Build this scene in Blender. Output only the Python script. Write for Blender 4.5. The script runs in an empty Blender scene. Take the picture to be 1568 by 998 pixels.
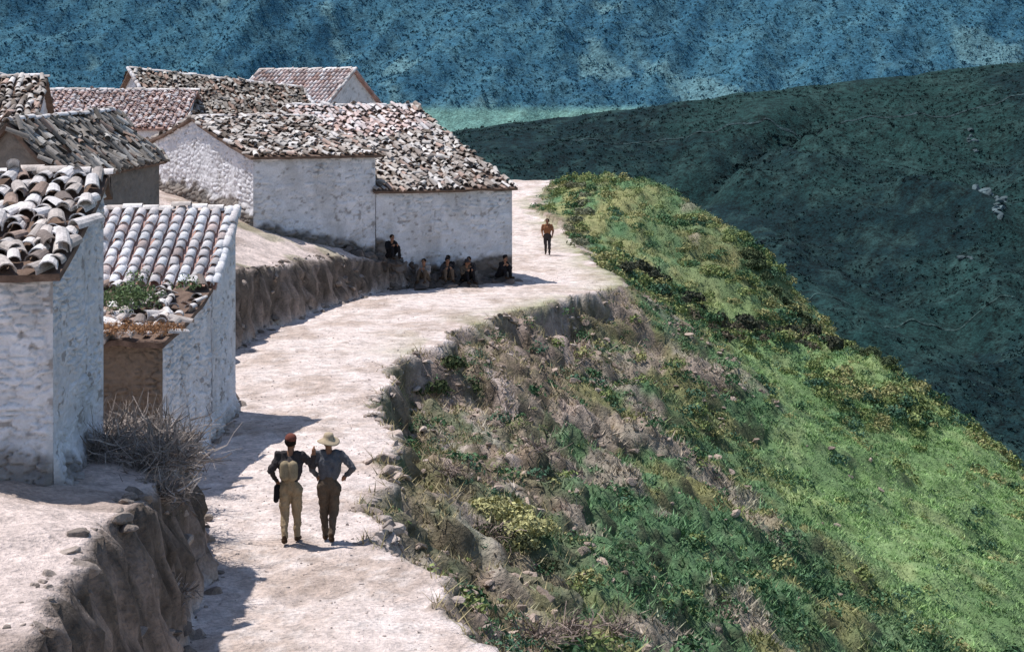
import bpy, bmesh, math, numpy as np
from mathutils import Vector, Matrix
rng = np.random.default_rng(7)
scene = bpy.context.scene
COLL = scene.collection
# ------------------------------------------------------------------ noise
def _hash(ix, iy, seed):
    n = (ix.astype(np.int64)*374761393 + iy.astype(np.int64)*668265263 + seed*974634777) & 0xffffffff
    n = ((n ^ (n >> 13))*1274126177) & 0xffffffff
    n = n ^ (n >> 16)
    return (n & 0xffffff)/float(0xffffff)
def vn(x, y, seed=0):
    x = np.asarray(x, float); y = np.asarray(y, float)
    ix = np.floor(x); iy = np.floor(y); fx = x-ix; fy = y-iy
    fx = fx*fx*(3-2*fx); fy = fy*fy*(3-2*fy)
    a = _hash(ix, iy, seed); b = _hash(ix+1, iy, seed); c = _hash(ix, iy+1, seed); d = _hash(ix+1, iy+1, seed)
    return (a*(1-fx)+b*fx)*(1-fy)+(c*(1-fx)+d*fx)*fy
def fbm(x, y, o=4, seed=0):
    s = 0; a = .5; t = 0
    x = np.asarray(x, float); y = np.asarray(y, float)
    for i in range(o):
        s = s+a*vn(x, y, seed+i*17); t += a; a *= .5
        x, y = x*2.03+3.1, y*2.03+1.7
    return s/t            # 0..1
def rfbm(x, y, o=4, seed=0):
    s = 0; a = .5; t = 0
    x = np.asarray(x, float); y = np.asarray(y, float)
    for i in range(o):
        s = s+a*(1-np.abs(2*vn(x, y, seed+i*17)-1)); t += a; a *= .5
        x, y = x*2.03+3.1, y*2.03+1.7
    return s/t
def worley(x, y, seed=0):
    ix = np.floor(x); iy = np.floor(y); f1 = np.full(x.shape, 9.); f2 = np.full(x.shape, 9.); idv = np.zeros(x.shape)
    for i in (-1, 0, 1):
        for j in (-1, 0, 1):
            cx = ix+i; cy = iy+j
            px = cx+.1+.8*_hash(cx, cy, seed); py = cy+.1+.8*_hash(cx, cy, seed+1)
            d = np.hypot(px-x, py-y); h = _hash(cx, cy, seed+2)
            n = d < f1; f2 = np.where(n, f1, np.minimum(f2, d)); idv = np.where(n, h, idv); f1 = np.where(n, d, f1)
    return f1, f2, idv
def sst(a, b, x):
    t = np.clip((x-a)/(b-a), 0, 1); return t*t*(3-2*t)
# ------------------------------------------------------------------ mesh helper
def mk(name, V, F, C=None, mat=None, smooth=False, parent=None):
    V = np.asarray(V, float).reshape(-1, 3); F = np.asarray(F, np.int32)
    k = F.shape[1]; me = bpy.data.meshes.new(name)
    me.vertices.add(len(V)); me.vertices.foreach_set('co', V.ravel().astype(np.float32))
    me.loops.add(F.size); me.loops.foreach_set('vertex_index', F.ravel())
    me.polygons.add(len(F)); me.polygons.foreach_set('loop_start', np.arange(0, F.size, k, dtype=np.int32))
    me.polygons.foreach_set('use_smooth', np.full(len(F), smooth))
    me.update(calc_edges=True)
    if C is not None:
        C = np.asarray(C, float)
        at = me.attributes.new('col', 'FLOAT_COLOR', 'POINT')
        c4 = np.ones((len(V), 4), np.float32); c4[:, :3] = np.clip(C, 0.002, .9)
        at.data.foreach_set('color', c4.ravel())
    if mat: me.materials.append(mat)
    o = bpy.data.objects.new(name, me); COLL.objects.link(o)
    if parent: o.parent = parent
    return o
def empty(name, loc=(0, 0, 0)):
    e = bpy.data.objects.new(name, None); COLL.objects.link(e); e.empty_display_size = .3
    e.location = loc
    return e
def grid_faces(nx, ny):
    i = np.arange(nx-1)[None, :]; j = np.arange(ny-1)[:, None]
    a = (j*nx+i).ravel()
    return np.stack([a, a+1, a+nx+1, a+nx], 1)
# ------------------------------------------------------------------ materials
def mat_attr(name, s1=3., s2=25., lo=.7, hi=1.25, bump=.4, bdist=.03, rough=.95, spec=.15, const=None, span=.28):
    m = bpy.data.materials.new(name); m.use_nodes = True
    nt = m.node_tree; N = nt.nodes; L = nt.links; N.clear()
    out = N.new('ShaderNodeOutputMaterial'); b = N.new('ShaderNodeBsdfPrincipled')
    b.inputs['Roughness'].default_value = rough; b.inputs['Specular IOR Level'].default_value = spec
    tc = N.new('ShaderNodeTexCoord')
    def noise(s, det=5, r=.6):
        n = N.new('ShaderNodeTexNoise'); n.inputs['Scale'].default_value = s
        n.inputs['Detail'].default_value = det; n.inputs['Roughness'].default_value = r
        L.new(tc.outputs['Object'], n.inputs['Vector']); return n
    n1 = noise(s1); n2 = noise(s2)
    add = N.new('ShaderNodeMath'); add.operation = 'ADD'
    L.new(n1.outputs['Fac'], add.inputs[0]); L.new(n2.outputs['Fac'], add.inputs[1])
    mr = N.new('ShaderNodeMapRange'); mr.inputs['From Min'].default_value = 1-span; mr.inputs['From Max'].default_value = 1+span
    mr.inputs['To Min'].default_value = lo; mr.inputs['To Max'].default_value = hi
    L.new(add.outputs[0], mr.inputs['Value'])
    if const is None:
        at = N.new('ShaderNodeAttribute'); at.attribute_name = 'col'; src = at.outputs['Color']
    else:
        at = N.new('ShaderNodeRGB'); at.outputs[0].default_value = (*const, 1); src = at.outputs[0]
    vm = N.new('ShaderNodeVectorMath'); vm.operation = 'SCALE'
    L.new(src, vm.inputs[0]); L.new(mr.outputs[0], vm.inputs['Scale'])
    L.new(vm.outputs[0], b.inputs['Base Color'])
    if bump > 0:
        bp = N.new('ShaderNodeBump'); bp.inputs['Strength'].default_value = bump; bp.inputs['Distance'].default_value = bdist
        L.new(n2.outputs['Fac'], bp.inputs['Height']); L.new(bp.outputs[0], b.inputs['Normal'])
    L.new(b.outputs[0], out.inputs['Surface'])
    return m
M_ground = mat_attr('ground_soil', 2.6, 13., .6, 1.35, 1., .085)
M_wall = mat_attr('whitewashed_stone', 2.2, 18., .82, 1.12, .7, .03)
M_tile = mat_attr('clay_tile', 5., 30., .66, 1.3, .5, .015)
M_leaf = mat_attr('foliage', 2., 12., .7, 1.3, 0)
M_rock = mat_attr('stone', 4., 22., .65, 1.25, .9, .04)
M_wood = mat_attr('dry_wood', 8., 50., .7, 1.2, .2, .01)
M_hill = mat_attr('scrub_hillside', .25, .9, .25, 1.9, 1., .9, span=.24)
M_mtn = mat_attr('mountain_haze_tint', .06, .2, .55, 1.5, 1., 4., span=.24)
# ------------------------------------------------------------------ terrain
LY = [0, 14, 18, 22, 24.5, 27, 30, 31, 38.5, 41.6, 45, 52, 58, 62, 65, 66.5, 67.5, 69, 72, 80, 95, 110, 125]
LX = [-3.7, -3.8, -4.05, -4.1, -4.5, -4.9, -5.5, -6.1, -6.35, -7.0, -8.2, -7.9, -6.9, -6.0, -4.9, -3.5, -2, -.2, -.5, -1, -.5, 0, 0]
RY = [0, 15, 21.6, 25.6, 27, 28.9, 33.8, 39.8, 45.9, 48.4, 53.4, 57.7, 61.6, 66.2, 70, 81, 90, 100, 106, 112, 125]
RX = [.6, .3, -.32, -1.42, -2.2, -2.54, -2.52, -3.2, -3.4, -2.7, -1.7, -.3, 1.56, 4.2, 4.4, 3.3, 2.6, .9, 1.5, 2.9, 3]
def zpath(y): return 1.9*sst(78, 116, y)
def xl(y): return np.interp(y, LY, LX)+.5*(fbm(y*.55, y*0+3, 4, 5)-.5)*sst(66, 60, y)
def xr(y): return np.interp(y, RY, RX)+.9*(fbm(y*.6, y*0+9, 5, 8)-.5)+.5*(fbm(y*2.2, y*0+5, 3, 18)-.5)
PR = [(.65,25.5,-1.4),(2.5,30,-2.8),(6.1,38,-5.2),(15.1,50,-9.),(18.7,62,-9.5),(24.1,80,-10.4),(8.3,52,-5.7),(3.5,42,-3.3),
 (.21,34.6,-1.6),(-1.2,37,-.8),(.3,50,-1.5),(5,60,-3.05),(11.5,72,-5.2),(16.5,76,-6.5),(2.8,63,-1.1),(7.6,74,-2.7),(11.8,84,-4.6),
 (2.6,104,1.5),(4.1,92,.9),(5.2,82,-.5),(8.1,98,.4),(10.5,92,-1.1),(12.4,88,-2.7),(7.1,105,2.6),(4.5,108,2.6),(10.6,100,.9),(13.7,95,-1.1),
 (16.1,90,-5.),(17.2,85,-5.2),(19.2,85,-6.1),(20.6,80,-7.8),(25,100,-17),(30,100,-20),(22.6,100,-13),(18.8,105,-11),(15.9,110,-7),(12.2,115,-5),
 (8.1,120,-3),(3,15,-3.),(8,25,-6.5),(15,35,-10.5),(25,50,-15),(35,70,-18),(40,90,-25),(32,85,-17),(3,0,-3),(3,125,-1)]
for y in (12,18,21.6,25.6,28.9,33.8,39.8,45.9,53.4,57.7,61.6,66.2,70,76,81,90,100,106,112):
    PR.append((float(np.interp(y, RY, RX)), y, float(zpath(np.array(y)))))
PL = [(-4.5,8,2.1),(-4.5,14,2.1),(-4.5,20,2.05),(-6,21,2.1),(-6.0,23.5,1.9),(-6.3,27,1.6),(-6.5,30,1.0),(-9,22,2.3),(-9,30,1.8),(-7,34,.6),(-9,34,1),
 (-6.8,39.5,.9),(-8,41,1.6),(-9,45,2.5),(-9.5,50,2.4),(-9,56,2.2),(-9.6,60,2.6),(-9.6,63,2.6),(-7.4,60,1.75),(-6.2,64.4,1.5),(-5,65.6,1.1),(-3.6,66.7,.55),
 (-2,67.8,.15),(0,69,0),(-15,40,3),(-15,60,4),(-20,80,4.5),(-30,50,5),(-30,90,7),(-12,90,5),(-4,95,2.5),(-1,105,2.2),(0,120,0),(-30,20,4),(-15,20,3),
 (-10,120,3),(-30,130,3),(-30,5,4),(-12,5,2.5)]
class TPS:
    def __init__(s, P, lam=.02):
        P = np.array(P, float); s.p = P[:, :2]/10.; n = len(P)
        d = np.linalg.norm(s.p[:, None]-s.p[None], axis=2)
        K = np.where(d > 0, d*d*np.log(d+1e-9), 0)+lam*np.eye(n)
        Q = np.c_[np.ones(n), s.p]; A = np.block([[K, Q], [Q.T, np.zeros((3, 3))]])
        s.w = np.linalg.solve(A, np.r_[P[:, 2], 0, 0, 0])
    def __call__(s, x, y):
        x = np.asarray(x, float); sh = x.shape; x = x.ravel()/10; y = np.asarray(y, float).ravel()/10
        r = np.full(x.shape, s.w[-3])+s.w[-2]*x+s.w[-1]*y
        for i in range(len(s.p)):
            d2 = (x-s.p[i, 0])**2+(y-s.p[i, 1])**2+1e-12
            r += s.w[i]*.5*d2*np.log(d2)
        return r.reshape(sh)
TR = TPS(PR); TL = TPS(PL)
def H(x, y):
    x = np.asarray(x, float); y = np.asarray(y, float)
    cx = np.clip(x, -32, 38); cy = np.clip(y, 2, 122)
    mid = (xl(cy)+xr(cy))*.5
    zp = zpath(cy)+.14*(fbm(cx*.5, cy*.5, 4, 2)-.5)+.05*(rfbm(cx*1.6, cy*1.1, 3, 6)-.6)-.05*np.exp(-((cx-mid+.6)/.35)**2)*fbm(cy*.3, cy*0, 2, 9)
    dl = xl(cy)-cx; dr = cx-xr(cy)
    zl = TL(cx, cy)+.35*(fbm(cx*.7, cy*.7, 4, 12)-.5)
    wd = .3+.45*vn(cy*.9, cy*0, 4)+.05*sst(26, 22, cy)
    wl = np.clip((dl+.25*(rfbm(cx*1.3, cy*1.3, 3, 61)-.6)*sst(0, .2, dl))/wd, 0, 1)
    wl = wl*.6+sst(0, 1, wl)*.4
    n1 = fbm(cx*.45, cy*.45, 4, 21)-.5; n2 = rfbm(cx*1.1, cy*1.1, 4, 31)-.6
    g = rfbm(cy*.16-cx*.05, cx*.05+cy*.02, 3, 37)-.62
    amp = sst(.2, 5, dr); lawn = sst(8, 12, cx)*sst(42, 52, cy)*sst(84, 78, cy)
    zr = TR(cx, cy)+(1.1*n1*(1-.1*lawn)+(.95-.6*lawn)*n2+1.4*g)*amp
    rough = sst(0, .6, dr)*np.exp(-np.clip(dr, 0, 60)/6.)*sst(74, 62, cy)
    zr = zr+.75*(rfbm(cx*1.7, cy*1.7, 4, 39)-.6)*rough
    drop = (.05+1.4*sst(.36, .66, fbm(cy*.55, cx*.4, 4, 44)))*sst(.0, .55, dr)*np.exp(-np.clip(dr, 0, 50)/2.6)*sst(72, 60, cy)
    zr = zr-drop
    wr = sst(0, .2, dr)
    z = zp*(1-wl)+np.maximum(zl, zp*0-1)*wl
    z = z*(1-wr)+zr*wr
    far = np.hypot(np.maximum(np.abs(x-3)-35, 0), np.maximum(np.abs(y-62)-60, 0))
    f = sst(0, 160, far)
    z = z-far*.35*(1-f)
    return z*(1-f)+(-160)*f
def axis(segs):
    a = []
    for s, e, d in segs: a += list(np.arange(s, e, d))
    return np.array(a)
def geo(a, b, n): return list(a*(b/a)**(np.arange(1, n+1)/n))
gx = np.r_[[-v for v in geo(32, 6000, 22)][::-1], axis([(-32, -11, 1.0), (-11, -8.6, .14), (-8.6, -3, .075), (-3, 5, .10), (5, 28.5, .2), (28.5, 40, 1.)]), geo(40, 6000, 22)]
gy = np.r_[[-6000, -2000, -600, -200, -80, -30, -8, 2], axis([(4, 12, 1.), (12, 44, .13), (44, 74, .18), (74, 118, .32), (118, 126, 1)]), geo(126, 9000, 26)]
X, Y = np.meshgrid(gx, gy)
Z = H(X, Y)
gr = np.gradient(Z, axis=1)/np.gradient(X, axis=1); gyr = np.gradient(Z, axis=0)/np.gradient(Y, axis=0)
steep = sst(.8, 1.8, np.hypot(gr, gyr))*(np.abs(X) < 30)*(Y < 120)*(Y > 5)
f1, f2, wid = worley(Y*2.2, Z*2.6, 70)
Xd = X+steep*(.5*(fbm(Y*1.6, Z*2.2, 5, 55)-.5)+.14*(wid-.5)+.08*sst(0, .12, f2-f1))
Zd = Z+steep*.15*(fbm(Y*3, X*3, 3, 56)-.5)
def mix(a, b, t): return a*(1-t[..., None])+b*t[..., None]
def col(*c): return np.array(c, float)
def ground_col(X, Y, Z, steep):
    Xc = np.clip(X, -40, 60); Yc = np.clip(Y, 0, 130)
    dl = xl(Yc)-Xc; dr = Xc-xr(Yc); o = 0*X[..., None]
    n = fbm(X*.6, Y*.6, 5, 71); nf = fbm(X*4, Y*4, 3, 72)
    path = mix(col(.72, .61, .56)+o, col(.54, .435, .375), sst(.44, .68, n))
    path = mix(path, col(.78, .70, .66), sst(.52, .7, nf)*.5)
    path = mix(path, col(.40, .31, .26), sst(.60, .68, fbm(X*1.8, Y*1.2, 4, 79))*.4)
    verge = np.exp(-np.clip(-dr, 0, 9)/.8)*sst(.45, .6, fbm(X*.5, Y*.3, 3, 74))*sst(46, 50, Y)
    path = mix(path, col(.28, .29, .14), verge*.8)
    soil = mix(col(.31, .235, .175)+o, col(.14, .115, .08), sst(.38, .6, nf))
    soil = mix(soil, col(.50, .41, .36), sst(.56, .66, fbm(X*1.3+Y*.4, Y*.5, 4, 77)))
    dry = mix(col(.27, .25, .12)+o, col(.16, .18, .075), nf)
    teal = mix(col(.065, .135, .062)+o, col(.14, .235, .115), nf)
    lawn = mix(col(.17, .275, .10)+o, col(.24, .345, .15), sst(.3, .7, nf))
    lawn = mix(lawn, col(.11, .185, .08), sst(.52, .68, fbm(X*.4, Y*.35, 4, 78))*.6)
    lawn = mix(lawn, col(.33, .36, .17), sst(.58, .7, fbm(X*.6+9, Y*.5, 4, 80))*.5)
    n2 = fbm(X*.35+Y*.12, Y*.22-X*.1, 4, 81)
    t1 = sst(.8, 5, dr+9*(n2-.5))
    c = mix(soil, mix(dry, teal, sst(.34, .54, fbm(X*.5, Y*.5, 3, 83))), np.clip(t1+.35*sst(.45, .6, n), 0, 1))
    streak = sst(.6, .68, fbm(X*.18+Y*.28, X*.5-Y*.2, 4, 85))*sst(14, 8, dr)
    c = mix(c, col(.40, .31, .27), streak*.7)
    t2 = sst(7.0, 11, X+(Y-60)*.04+5*(n2-.5))*sst(40, 50, Y)
    c = mix(c, lawn, t2*(1-sst(86, 90, Y)))
    knob = sst(74, 80, Y)
    kc = mix(dry*1.35, teal*1.2, sst(.45, .65, fbm(X*.5, Y*.4, 4, 91)))
    c = mix(c, kc, knob*sst(0, 1.5, dr)*(1-t2*.7))
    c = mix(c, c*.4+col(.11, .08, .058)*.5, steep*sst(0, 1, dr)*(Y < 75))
    left = mix(col(.66, .545, .49)+o, col(.44, .35, .30), sst(.45, .65, n))
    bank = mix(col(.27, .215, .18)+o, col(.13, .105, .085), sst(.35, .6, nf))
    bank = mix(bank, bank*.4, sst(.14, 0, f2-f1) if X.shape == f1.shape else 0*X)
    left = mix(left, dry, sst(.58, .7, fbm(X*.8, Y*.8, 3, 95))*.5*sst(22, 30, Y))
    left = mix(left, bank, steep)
    out = mix(path, c, sst(-.02, .12, dr)); out = mix(out, left, sst(-.05, .15, dl))
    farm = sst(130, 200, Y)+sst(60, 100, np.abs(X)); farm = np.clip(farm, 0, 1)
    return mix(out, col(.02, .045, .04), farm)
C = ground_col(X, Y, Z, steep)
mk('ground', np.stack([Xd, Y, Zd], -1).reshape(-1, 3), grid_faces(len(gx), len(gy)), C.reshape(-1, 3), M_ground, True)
# ------------------------------------------------------------------ far landscape
hx = np.arange(-260, 720, 3.); hy = np.arange(420, 1200, 3.)
HX, HY = np.meshgrid(hx, hy)
def hillz(X, Y):
    zt = np.interp(X, [-300, -31, 24, 134, 286, 800], [-70, -4, 2.6, 17.5, 34, 75])
    t = np.clip((Y-450)/500, -.1, 1)
    z = -135+(zt+135)*np.sign(t)*np.abs(t)**.95
    z = np.where(Y > 950, zt-(Y-950)*.45, z)
    w = np.clip(4*t*(1-t), 0, 1)
    r = rfbm((X+Y*.45)*.0085, (Y-X*.2)*.005, 4, 101)
    gl = np.exp(-((Y-(812+(X-70)*.95))/(13.))**2)*sst(50, 80, X)*sst(190, 150, X)      # a gully
    z = z+56*(r-.75)*w+11*(rfbm((X+Y*.3)*.03, Y*.02, 3, 103)-.6)*np.clip(w*2, .15, 1)+1.8*(fbm(X*.12, Y*.12, 3, 104)-.5)-9*gl
    return z
HZ = hillz(HX, HY)
hn = fbm(HX*.016, HY*.012, 4, 105); hf = fbm(HX*.15, HY*.15, 3, 106)
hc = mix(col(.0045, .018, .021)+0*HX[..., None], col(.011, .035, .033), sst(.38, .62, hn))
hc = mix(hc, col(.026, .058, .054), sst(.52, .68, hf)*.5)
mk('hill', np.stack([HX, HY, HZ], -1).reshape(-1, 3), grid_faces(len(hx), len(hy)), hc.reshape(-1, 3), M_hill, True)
mx = np.arange(-2200, 2900, 14.); my = np.r_[np.arange(3000, 4900, 12.), np.arange(4900, 6600, 120.)]
MX, MY = np.meshgrid(mx, my)
def mtnz(MX, MY):
    r = rfbm((MX-MY*.55)*.0026, (MY+MX*.25)*.0013, 5, 111)
    return -110+.7*np.maximum(MY-3650, 0)+(165*(r-.72)+40*(rfbm((MX-MY*.4)*.011, MY*.007, 4, 113)-.6)+8*(fbm(MX*.04, MY*.04, 2, 114)-.5))*sst(3600, 3850, MY)
MZ = mtnz(MX, MY)
mn = fbm(MX*.004, MY*.005+MX*.001, 4, 115); mf = fbm(MX*.035, MY*.035, 3, 116)
mc = mix(col(.028, .100, .155)+0*MX[..., None], col(.042, .130, .185), sst(.35, .65, mn))  # blue of distance haze is put into the mountain's base colours
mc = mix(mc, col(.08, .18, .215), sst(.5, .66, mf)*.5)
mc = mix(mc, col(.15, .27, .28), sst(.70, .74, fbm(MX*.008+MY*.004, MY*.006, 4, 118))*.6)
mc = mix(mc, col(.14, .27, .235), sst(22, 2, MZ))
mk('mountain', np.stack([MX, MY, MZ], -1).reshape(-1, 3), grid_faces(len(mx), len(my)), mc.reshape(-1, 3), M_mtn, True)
def ribbon(name, pts, w, c, mat, lift):
    P = np.array(pts, float); t = np.linspace(0, len(P)-1, 200)
    x = np.interp(t, np.arange(len(P)), P[:, 0]); y = np.interp(t, np.arange(len(P)), P[:, 1])
    x = x+(fbm(t*3, t*0, 3, 7)-.5)*5; y = y+(fbm(t*4, t*0+3, 3, 9)-.5)*12
    V = []
    for k in (-.5, .5):
        V.append(np.stack([x, y+k*w, hillz(x, y+k*w)+lift], 1))
    V = np.concatenate(V); n = len(x); i = np.arange(n-1)
    return mk(name, V, np.stack([i, i+1, i+1+n, i+n], 1), np.tile(c, (len(V), 1)), mat)
ribbon('hill_trail', [(60, 640), (110, 655), (150, 670), (230, 672)], .8, (.035, .065, .062), M_hill, .25)
ribbon('hill_trail', [(30, 900), (120, 890), (190, 900), (330, 890)], 1.4, (.03, .052, .055), M_hill, .25)
# ------------------------------------------------------------------ walls / roofs
WHITE = col(.76, .75, .77); BROWN = col(.22, .17, .13)
def stones(u, v, h, w, seed):
    uw = u+.10*(fbm(u*3, v*3, 3, seed)-.5)*2; vw = v+.05*(fbm(u*2.2, v*4, 3, seed+5)-.5)*2+.05*np.sin(u*1.7)
    f1, f2, rnd = worley(uw/w, vw/h, seed)
    e = (f2-f1)
    vis = sst(.3, .62, fbm(u*1.1, v*1.3, 3, seed+31))       # joints partly buried in whitewash
    wdt = .12+.2*vis
    return sst(0, 1, np.clip(e/wdt, 0, 1))*(.35+.65*rnd)*(.45+.55*vis), rnd, sst(.08, .0, e)*vis
def wall(name, A, B, zb, topf, base, parent, h=.15, w=.3, disp=.05, res=.05, seed=1, grime=.0, gh=.4):
    A = np.array(A, float); B = np.array(B, float); L = np.linalg.norm(B-A); d = (B-A)/L
    nrm = np.array([d[1], -d[0]])
    nu = max(int(L/res), 4); us = np.linspace(0, L, nu+1)
    zt = np.array([topf(a/L) for a in us]); hmax = zt.max()-zb; nv = max(int(hmax/res), 4)
    t = np.linspace(0, 1, nv+1)
    U, T = np.meshgrid(us, t); ZT = np.tile(zt, (nv+1, 1)); Zz = zb+(ZT-zb)*T
    s, rnd, mo = stones(U, Zz, h, w, seed)
    lump = fbm(U*.9, Zz*.9, 3, seed+8)-.5
    D = disp*(s-.5)*1.3+disp*2.6*lump+.035*(fbm(U*9, Zz*11, 3, seed+4)-.5)
    hh = H(A[0]+d[0]*U+nrm[0]*.5, A[1]+d[1]*U+nrm[1]*.5)
    g = sst(gh+.16, gh-.16, Zz-hh-1.1*(fbm(U*1.1, Zz*1.5, 4, seed+20)-.5))
    D = D+.14*sst(.55, 0, Zz-hh)+g*(grime > 0)*disp*1.6*(s-.4)
    edge = np.minimum(U, L-U); D = D*sst(-.02, .10, edge)
    P = np.stack([A[0]+d[0]*U+nrm[0]*D, A[1]+d[1]*U+nrm[1]*D, Zz], -1)
    c = np.ones(U.shape+(1,))*base*(.88+.18*rnd[..., None])
    stain = sst(.50, .75, fbm(U*1.5, Zz*.6, 4, seed+11))
    c = mix(c, base*.68*col(1, .97, .92), stain*.5)
    c = mix(c, base*.4*col(1, .93, .85), mo*.5)
    fleck = sst(.68, .76, fbm(U*5, Zz*7, 3, seed+14)); c = mix(c, col(.2, .16, .13), fleck*.6)
    if grime > 0: c = mix(c, col(.16, .13, .105)*(.5+.9*rnd[..., None])*(1-.5*mo[..., None]), g*grime)
    return mk(name, P.reshape(-1, 3), grid_faces(nu+1, nv+1), c.reshape(-1, 3), M_wall, True, parent)
def tile_template():
    a = np.linspace(0, math.pi, 7); L = 1.0; V = []
    for (y, r) in ((0, .5), (L, .41)):
        V += [(r*math.cos(t), y, r*math.sin(t)*.85) for t in a]
    for (y, r) in ((0, .42), (L, .34)):
        V += [(r*math.cos(t), y, r*math.sin(t)*.85) for t in a]
    F = []
    for i in range(6):
        F.append((i, i+1, i+8, i+7)); F.append((14+i, 21+i, 22+i, 15+i)); F.append((i, 14+i, 15+i, i+1))
    return np.array(V), np.array(F)
TV, TF = tile_template()
PALS = {
 'old': ([(.42, .37, .33), (.53, .49, .45), (.31, .26, .225), (.64, .60, .57), (.17, .14, .115), (.44, .32, .265)], [.27, .24, .17, .12, .09, .11]),
 'dark': ([(.26, .23, .20), (.38, .34, .30), (.16, .14, .12), (.48, .45, .41), (.31, .22, .175)], [.3, .25, .2, .12, .13]),
 'white': ([(.78, .74, .73), (.72, .66, .64), (.82, .80, .80), (.64, .52, .48)], [.42, .27, .25, .06]),
 'pink': ([(.62, .48, .44), (.68, .58, .55), (.50, .35, .30), (.71, .66, .64)], [.35, .3, .12, .23]),
 'palestone': ([(.66, .61, .58), (.51, .45, .41), (.76, .72, .70), (.38, .28, .23), (.22, .18, .16)], [.34, .24, .24, .12, .06])}
def roof_plane(E0, E1, R1, R0, parent, pal='old', cw=.27, rl=.34, mess=.1, miss=.04, under=(.16, .11, .085), tw=.21, tl=.44, patch=None, loose=1.2):
    E0, E1, R1, R0 = [np.array(p, float) for p in (E0, E1, R1, R0)]
    n = max(int(np.linalg.norm(E1-E0)/cw), 2); m = max(int(np.linalg.norm(R0-E0)/rl), 2)
    def bil(u, v):
        u = u[..., None]; v = v[..., None]
        return (E0*(1-u)+E1*u)*(1-v)+(R0*(1-u)+R1*u)*v
    nn = np.cross(E1-E0, R0-E0); nn /= np.linalg.norm(nn)
    sd = int(abs(E0[0]*13+E0[1]*7))
    def sag(u, v): return -.22*mess*5*np.sin(np.clip(v, 0, 1)*math.pi)*(.2+.4*fbm(u*3, v*2, 2, sd))+.5*mess*(fbm(u*7, v*5, 3, sd+1)-.5)
    gu, gv = np.meshgrid(np.linspace(0, 1, n*2+1), np.linspace(0, 1, m+1))
    P = bil(gu, gv)+nn*(sag(gu, gv)[..., None]); Q = P-nn*.10
    nx, ny = n*2+1, m+1; f = grid_faces(nx, ny); k = nx*ny
    b = np.r_[np.arange(nx), np.arange(1, ny)*nx+nx-1, (ny-1)*nx+np.arange(nx-2, -1, -1), np.arange(ny-2, -1, -1)*nx]
    rim = np.stack([b[:-1], b[:-1]+k, b[1:]+k, b[1:]], 1)
    V = np.r_[P.reshape(-1, 3), Q.reshape(-1, 3)]
    F = np.r_[f, f[:, ::-1]+k, rim]
    cc = np.tile(np.array(under), (len(V), 1))*(.7+.6*rng.random((len(V), 1)))
    mk('roof_deck', V, F, cc, M_tile, False, parent)
    I, J = np.meshgrid(np.arange(n), np.arange(m)); I = I.ravel(); J = J.ravel()
    keep = rng.random(len(I)) > miss; I = I[keep]; J = J[keep]
    nex = int(len(I)*mess*loose); ex_i = rng.integers(0, len(I), nex)            # loose tiles on top
    lift = np.r_[np.zeros(len(I)), .05+.05*rng.random(nex)]; I = np.r_[I, I[ex_i]+rng.uniform(-.5, .5, nex)]; J = np.r_[J, J[ex_i]+rng.uniform(-.5, .5, nex)]; N = len(I)
    lm = np.r_[np.ones(N-nex), np.full(nex, 2.2)]
    u = (I+.5+lm*mess*rng.normal(0, .5, N))/n; v = (J-.15+mess*rng.normal(0, .8, N))/m
    v = np.clip(v, -.02, 1-.5/m); u = np.clip(u, .2/n, 1-.2/n)
    p = bil(u, v)+nn*((sag(u, v)+.012+lift+mess*.12*np.abs(rng.normal(0, 1, N)))[:, None])
    ey = (R0*(1-u[:, None])+R1*u[:, None])-(E0*(1-u[:, None])+E1*u[:, None]); ey /= np.linalg.norm(ey, axis=1)[:, None]
    ez = np.tile(nn, (N, 1)); ex = np.cross(ey, ez)
    yaw = (lm*rng.normal(0, mess*1.3, N))[:, None]; pit = (.09-rng.normal(0, mess*.7, N))[:, None]*-1; rol = (lm*rng.normal(0, mess*1.2, N))[:, None]
    ex2 = ex*np.cos(yaw)+ey*np.sin(yaw); ey2 = -ex*np.sin(yaw)+ey*np.cos(yaw)
    ey3 = ey2*np.cos(pit)+ez*np.sin(pit); ez3 = np.cross(ex2, ey3)
    ex4 = ex2*np.cos(rol)+ez3*np.sin(rol); ez4 = np.cross(ex4, ey3)
    p = p+ez*.045
    sx = tw*(1+mess*rng.normal(0, .8, N))[:, None, None]; sy = tl*(1+mess*rng.normal(0, .9, N)).clip(.45, 1.5)[:, None, None]
    V = p[:, None, :]+TV[None, :, 0:1]*sx*ex4[:, None, :]+TV[None, :, 1:2]*sy*ey3[:, None, :]+TV[None, :, 2:3]*sx*ez4[:, None, :]
    def pick(pl, k):
        pc, pw = PALS[pl]; return np.array(pc)[rng.choice(len(pc), k, p=np.array(pw)/sum(pw))]
    c = pick(pal, N)
    if patch:
        ins = (u > patch[0]) & (u < patch[1]) & (v > patch[2]+.1*(vn(u*9, v*3, 3)-.5)); c = np.where(ins[:, None], pick(patch[3], N), c)
    c = c*(.85+.3*rng.random((N, 1)))*(.68+.56*fbm(u*6, v*4, 3, sd+7))[:, None]
    Cc = np.repeat(c[:, None, :], len(TV), 1)
    F = (TF[None]+(np.arange(N)*len(TV))[:, None, None]).reshape(-1, 4)
    mk('roof_tiles', V.reshape(-1, 3), F, Cc.reshape(-1, 3), M_tile, mess < .1, parent)
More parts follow.
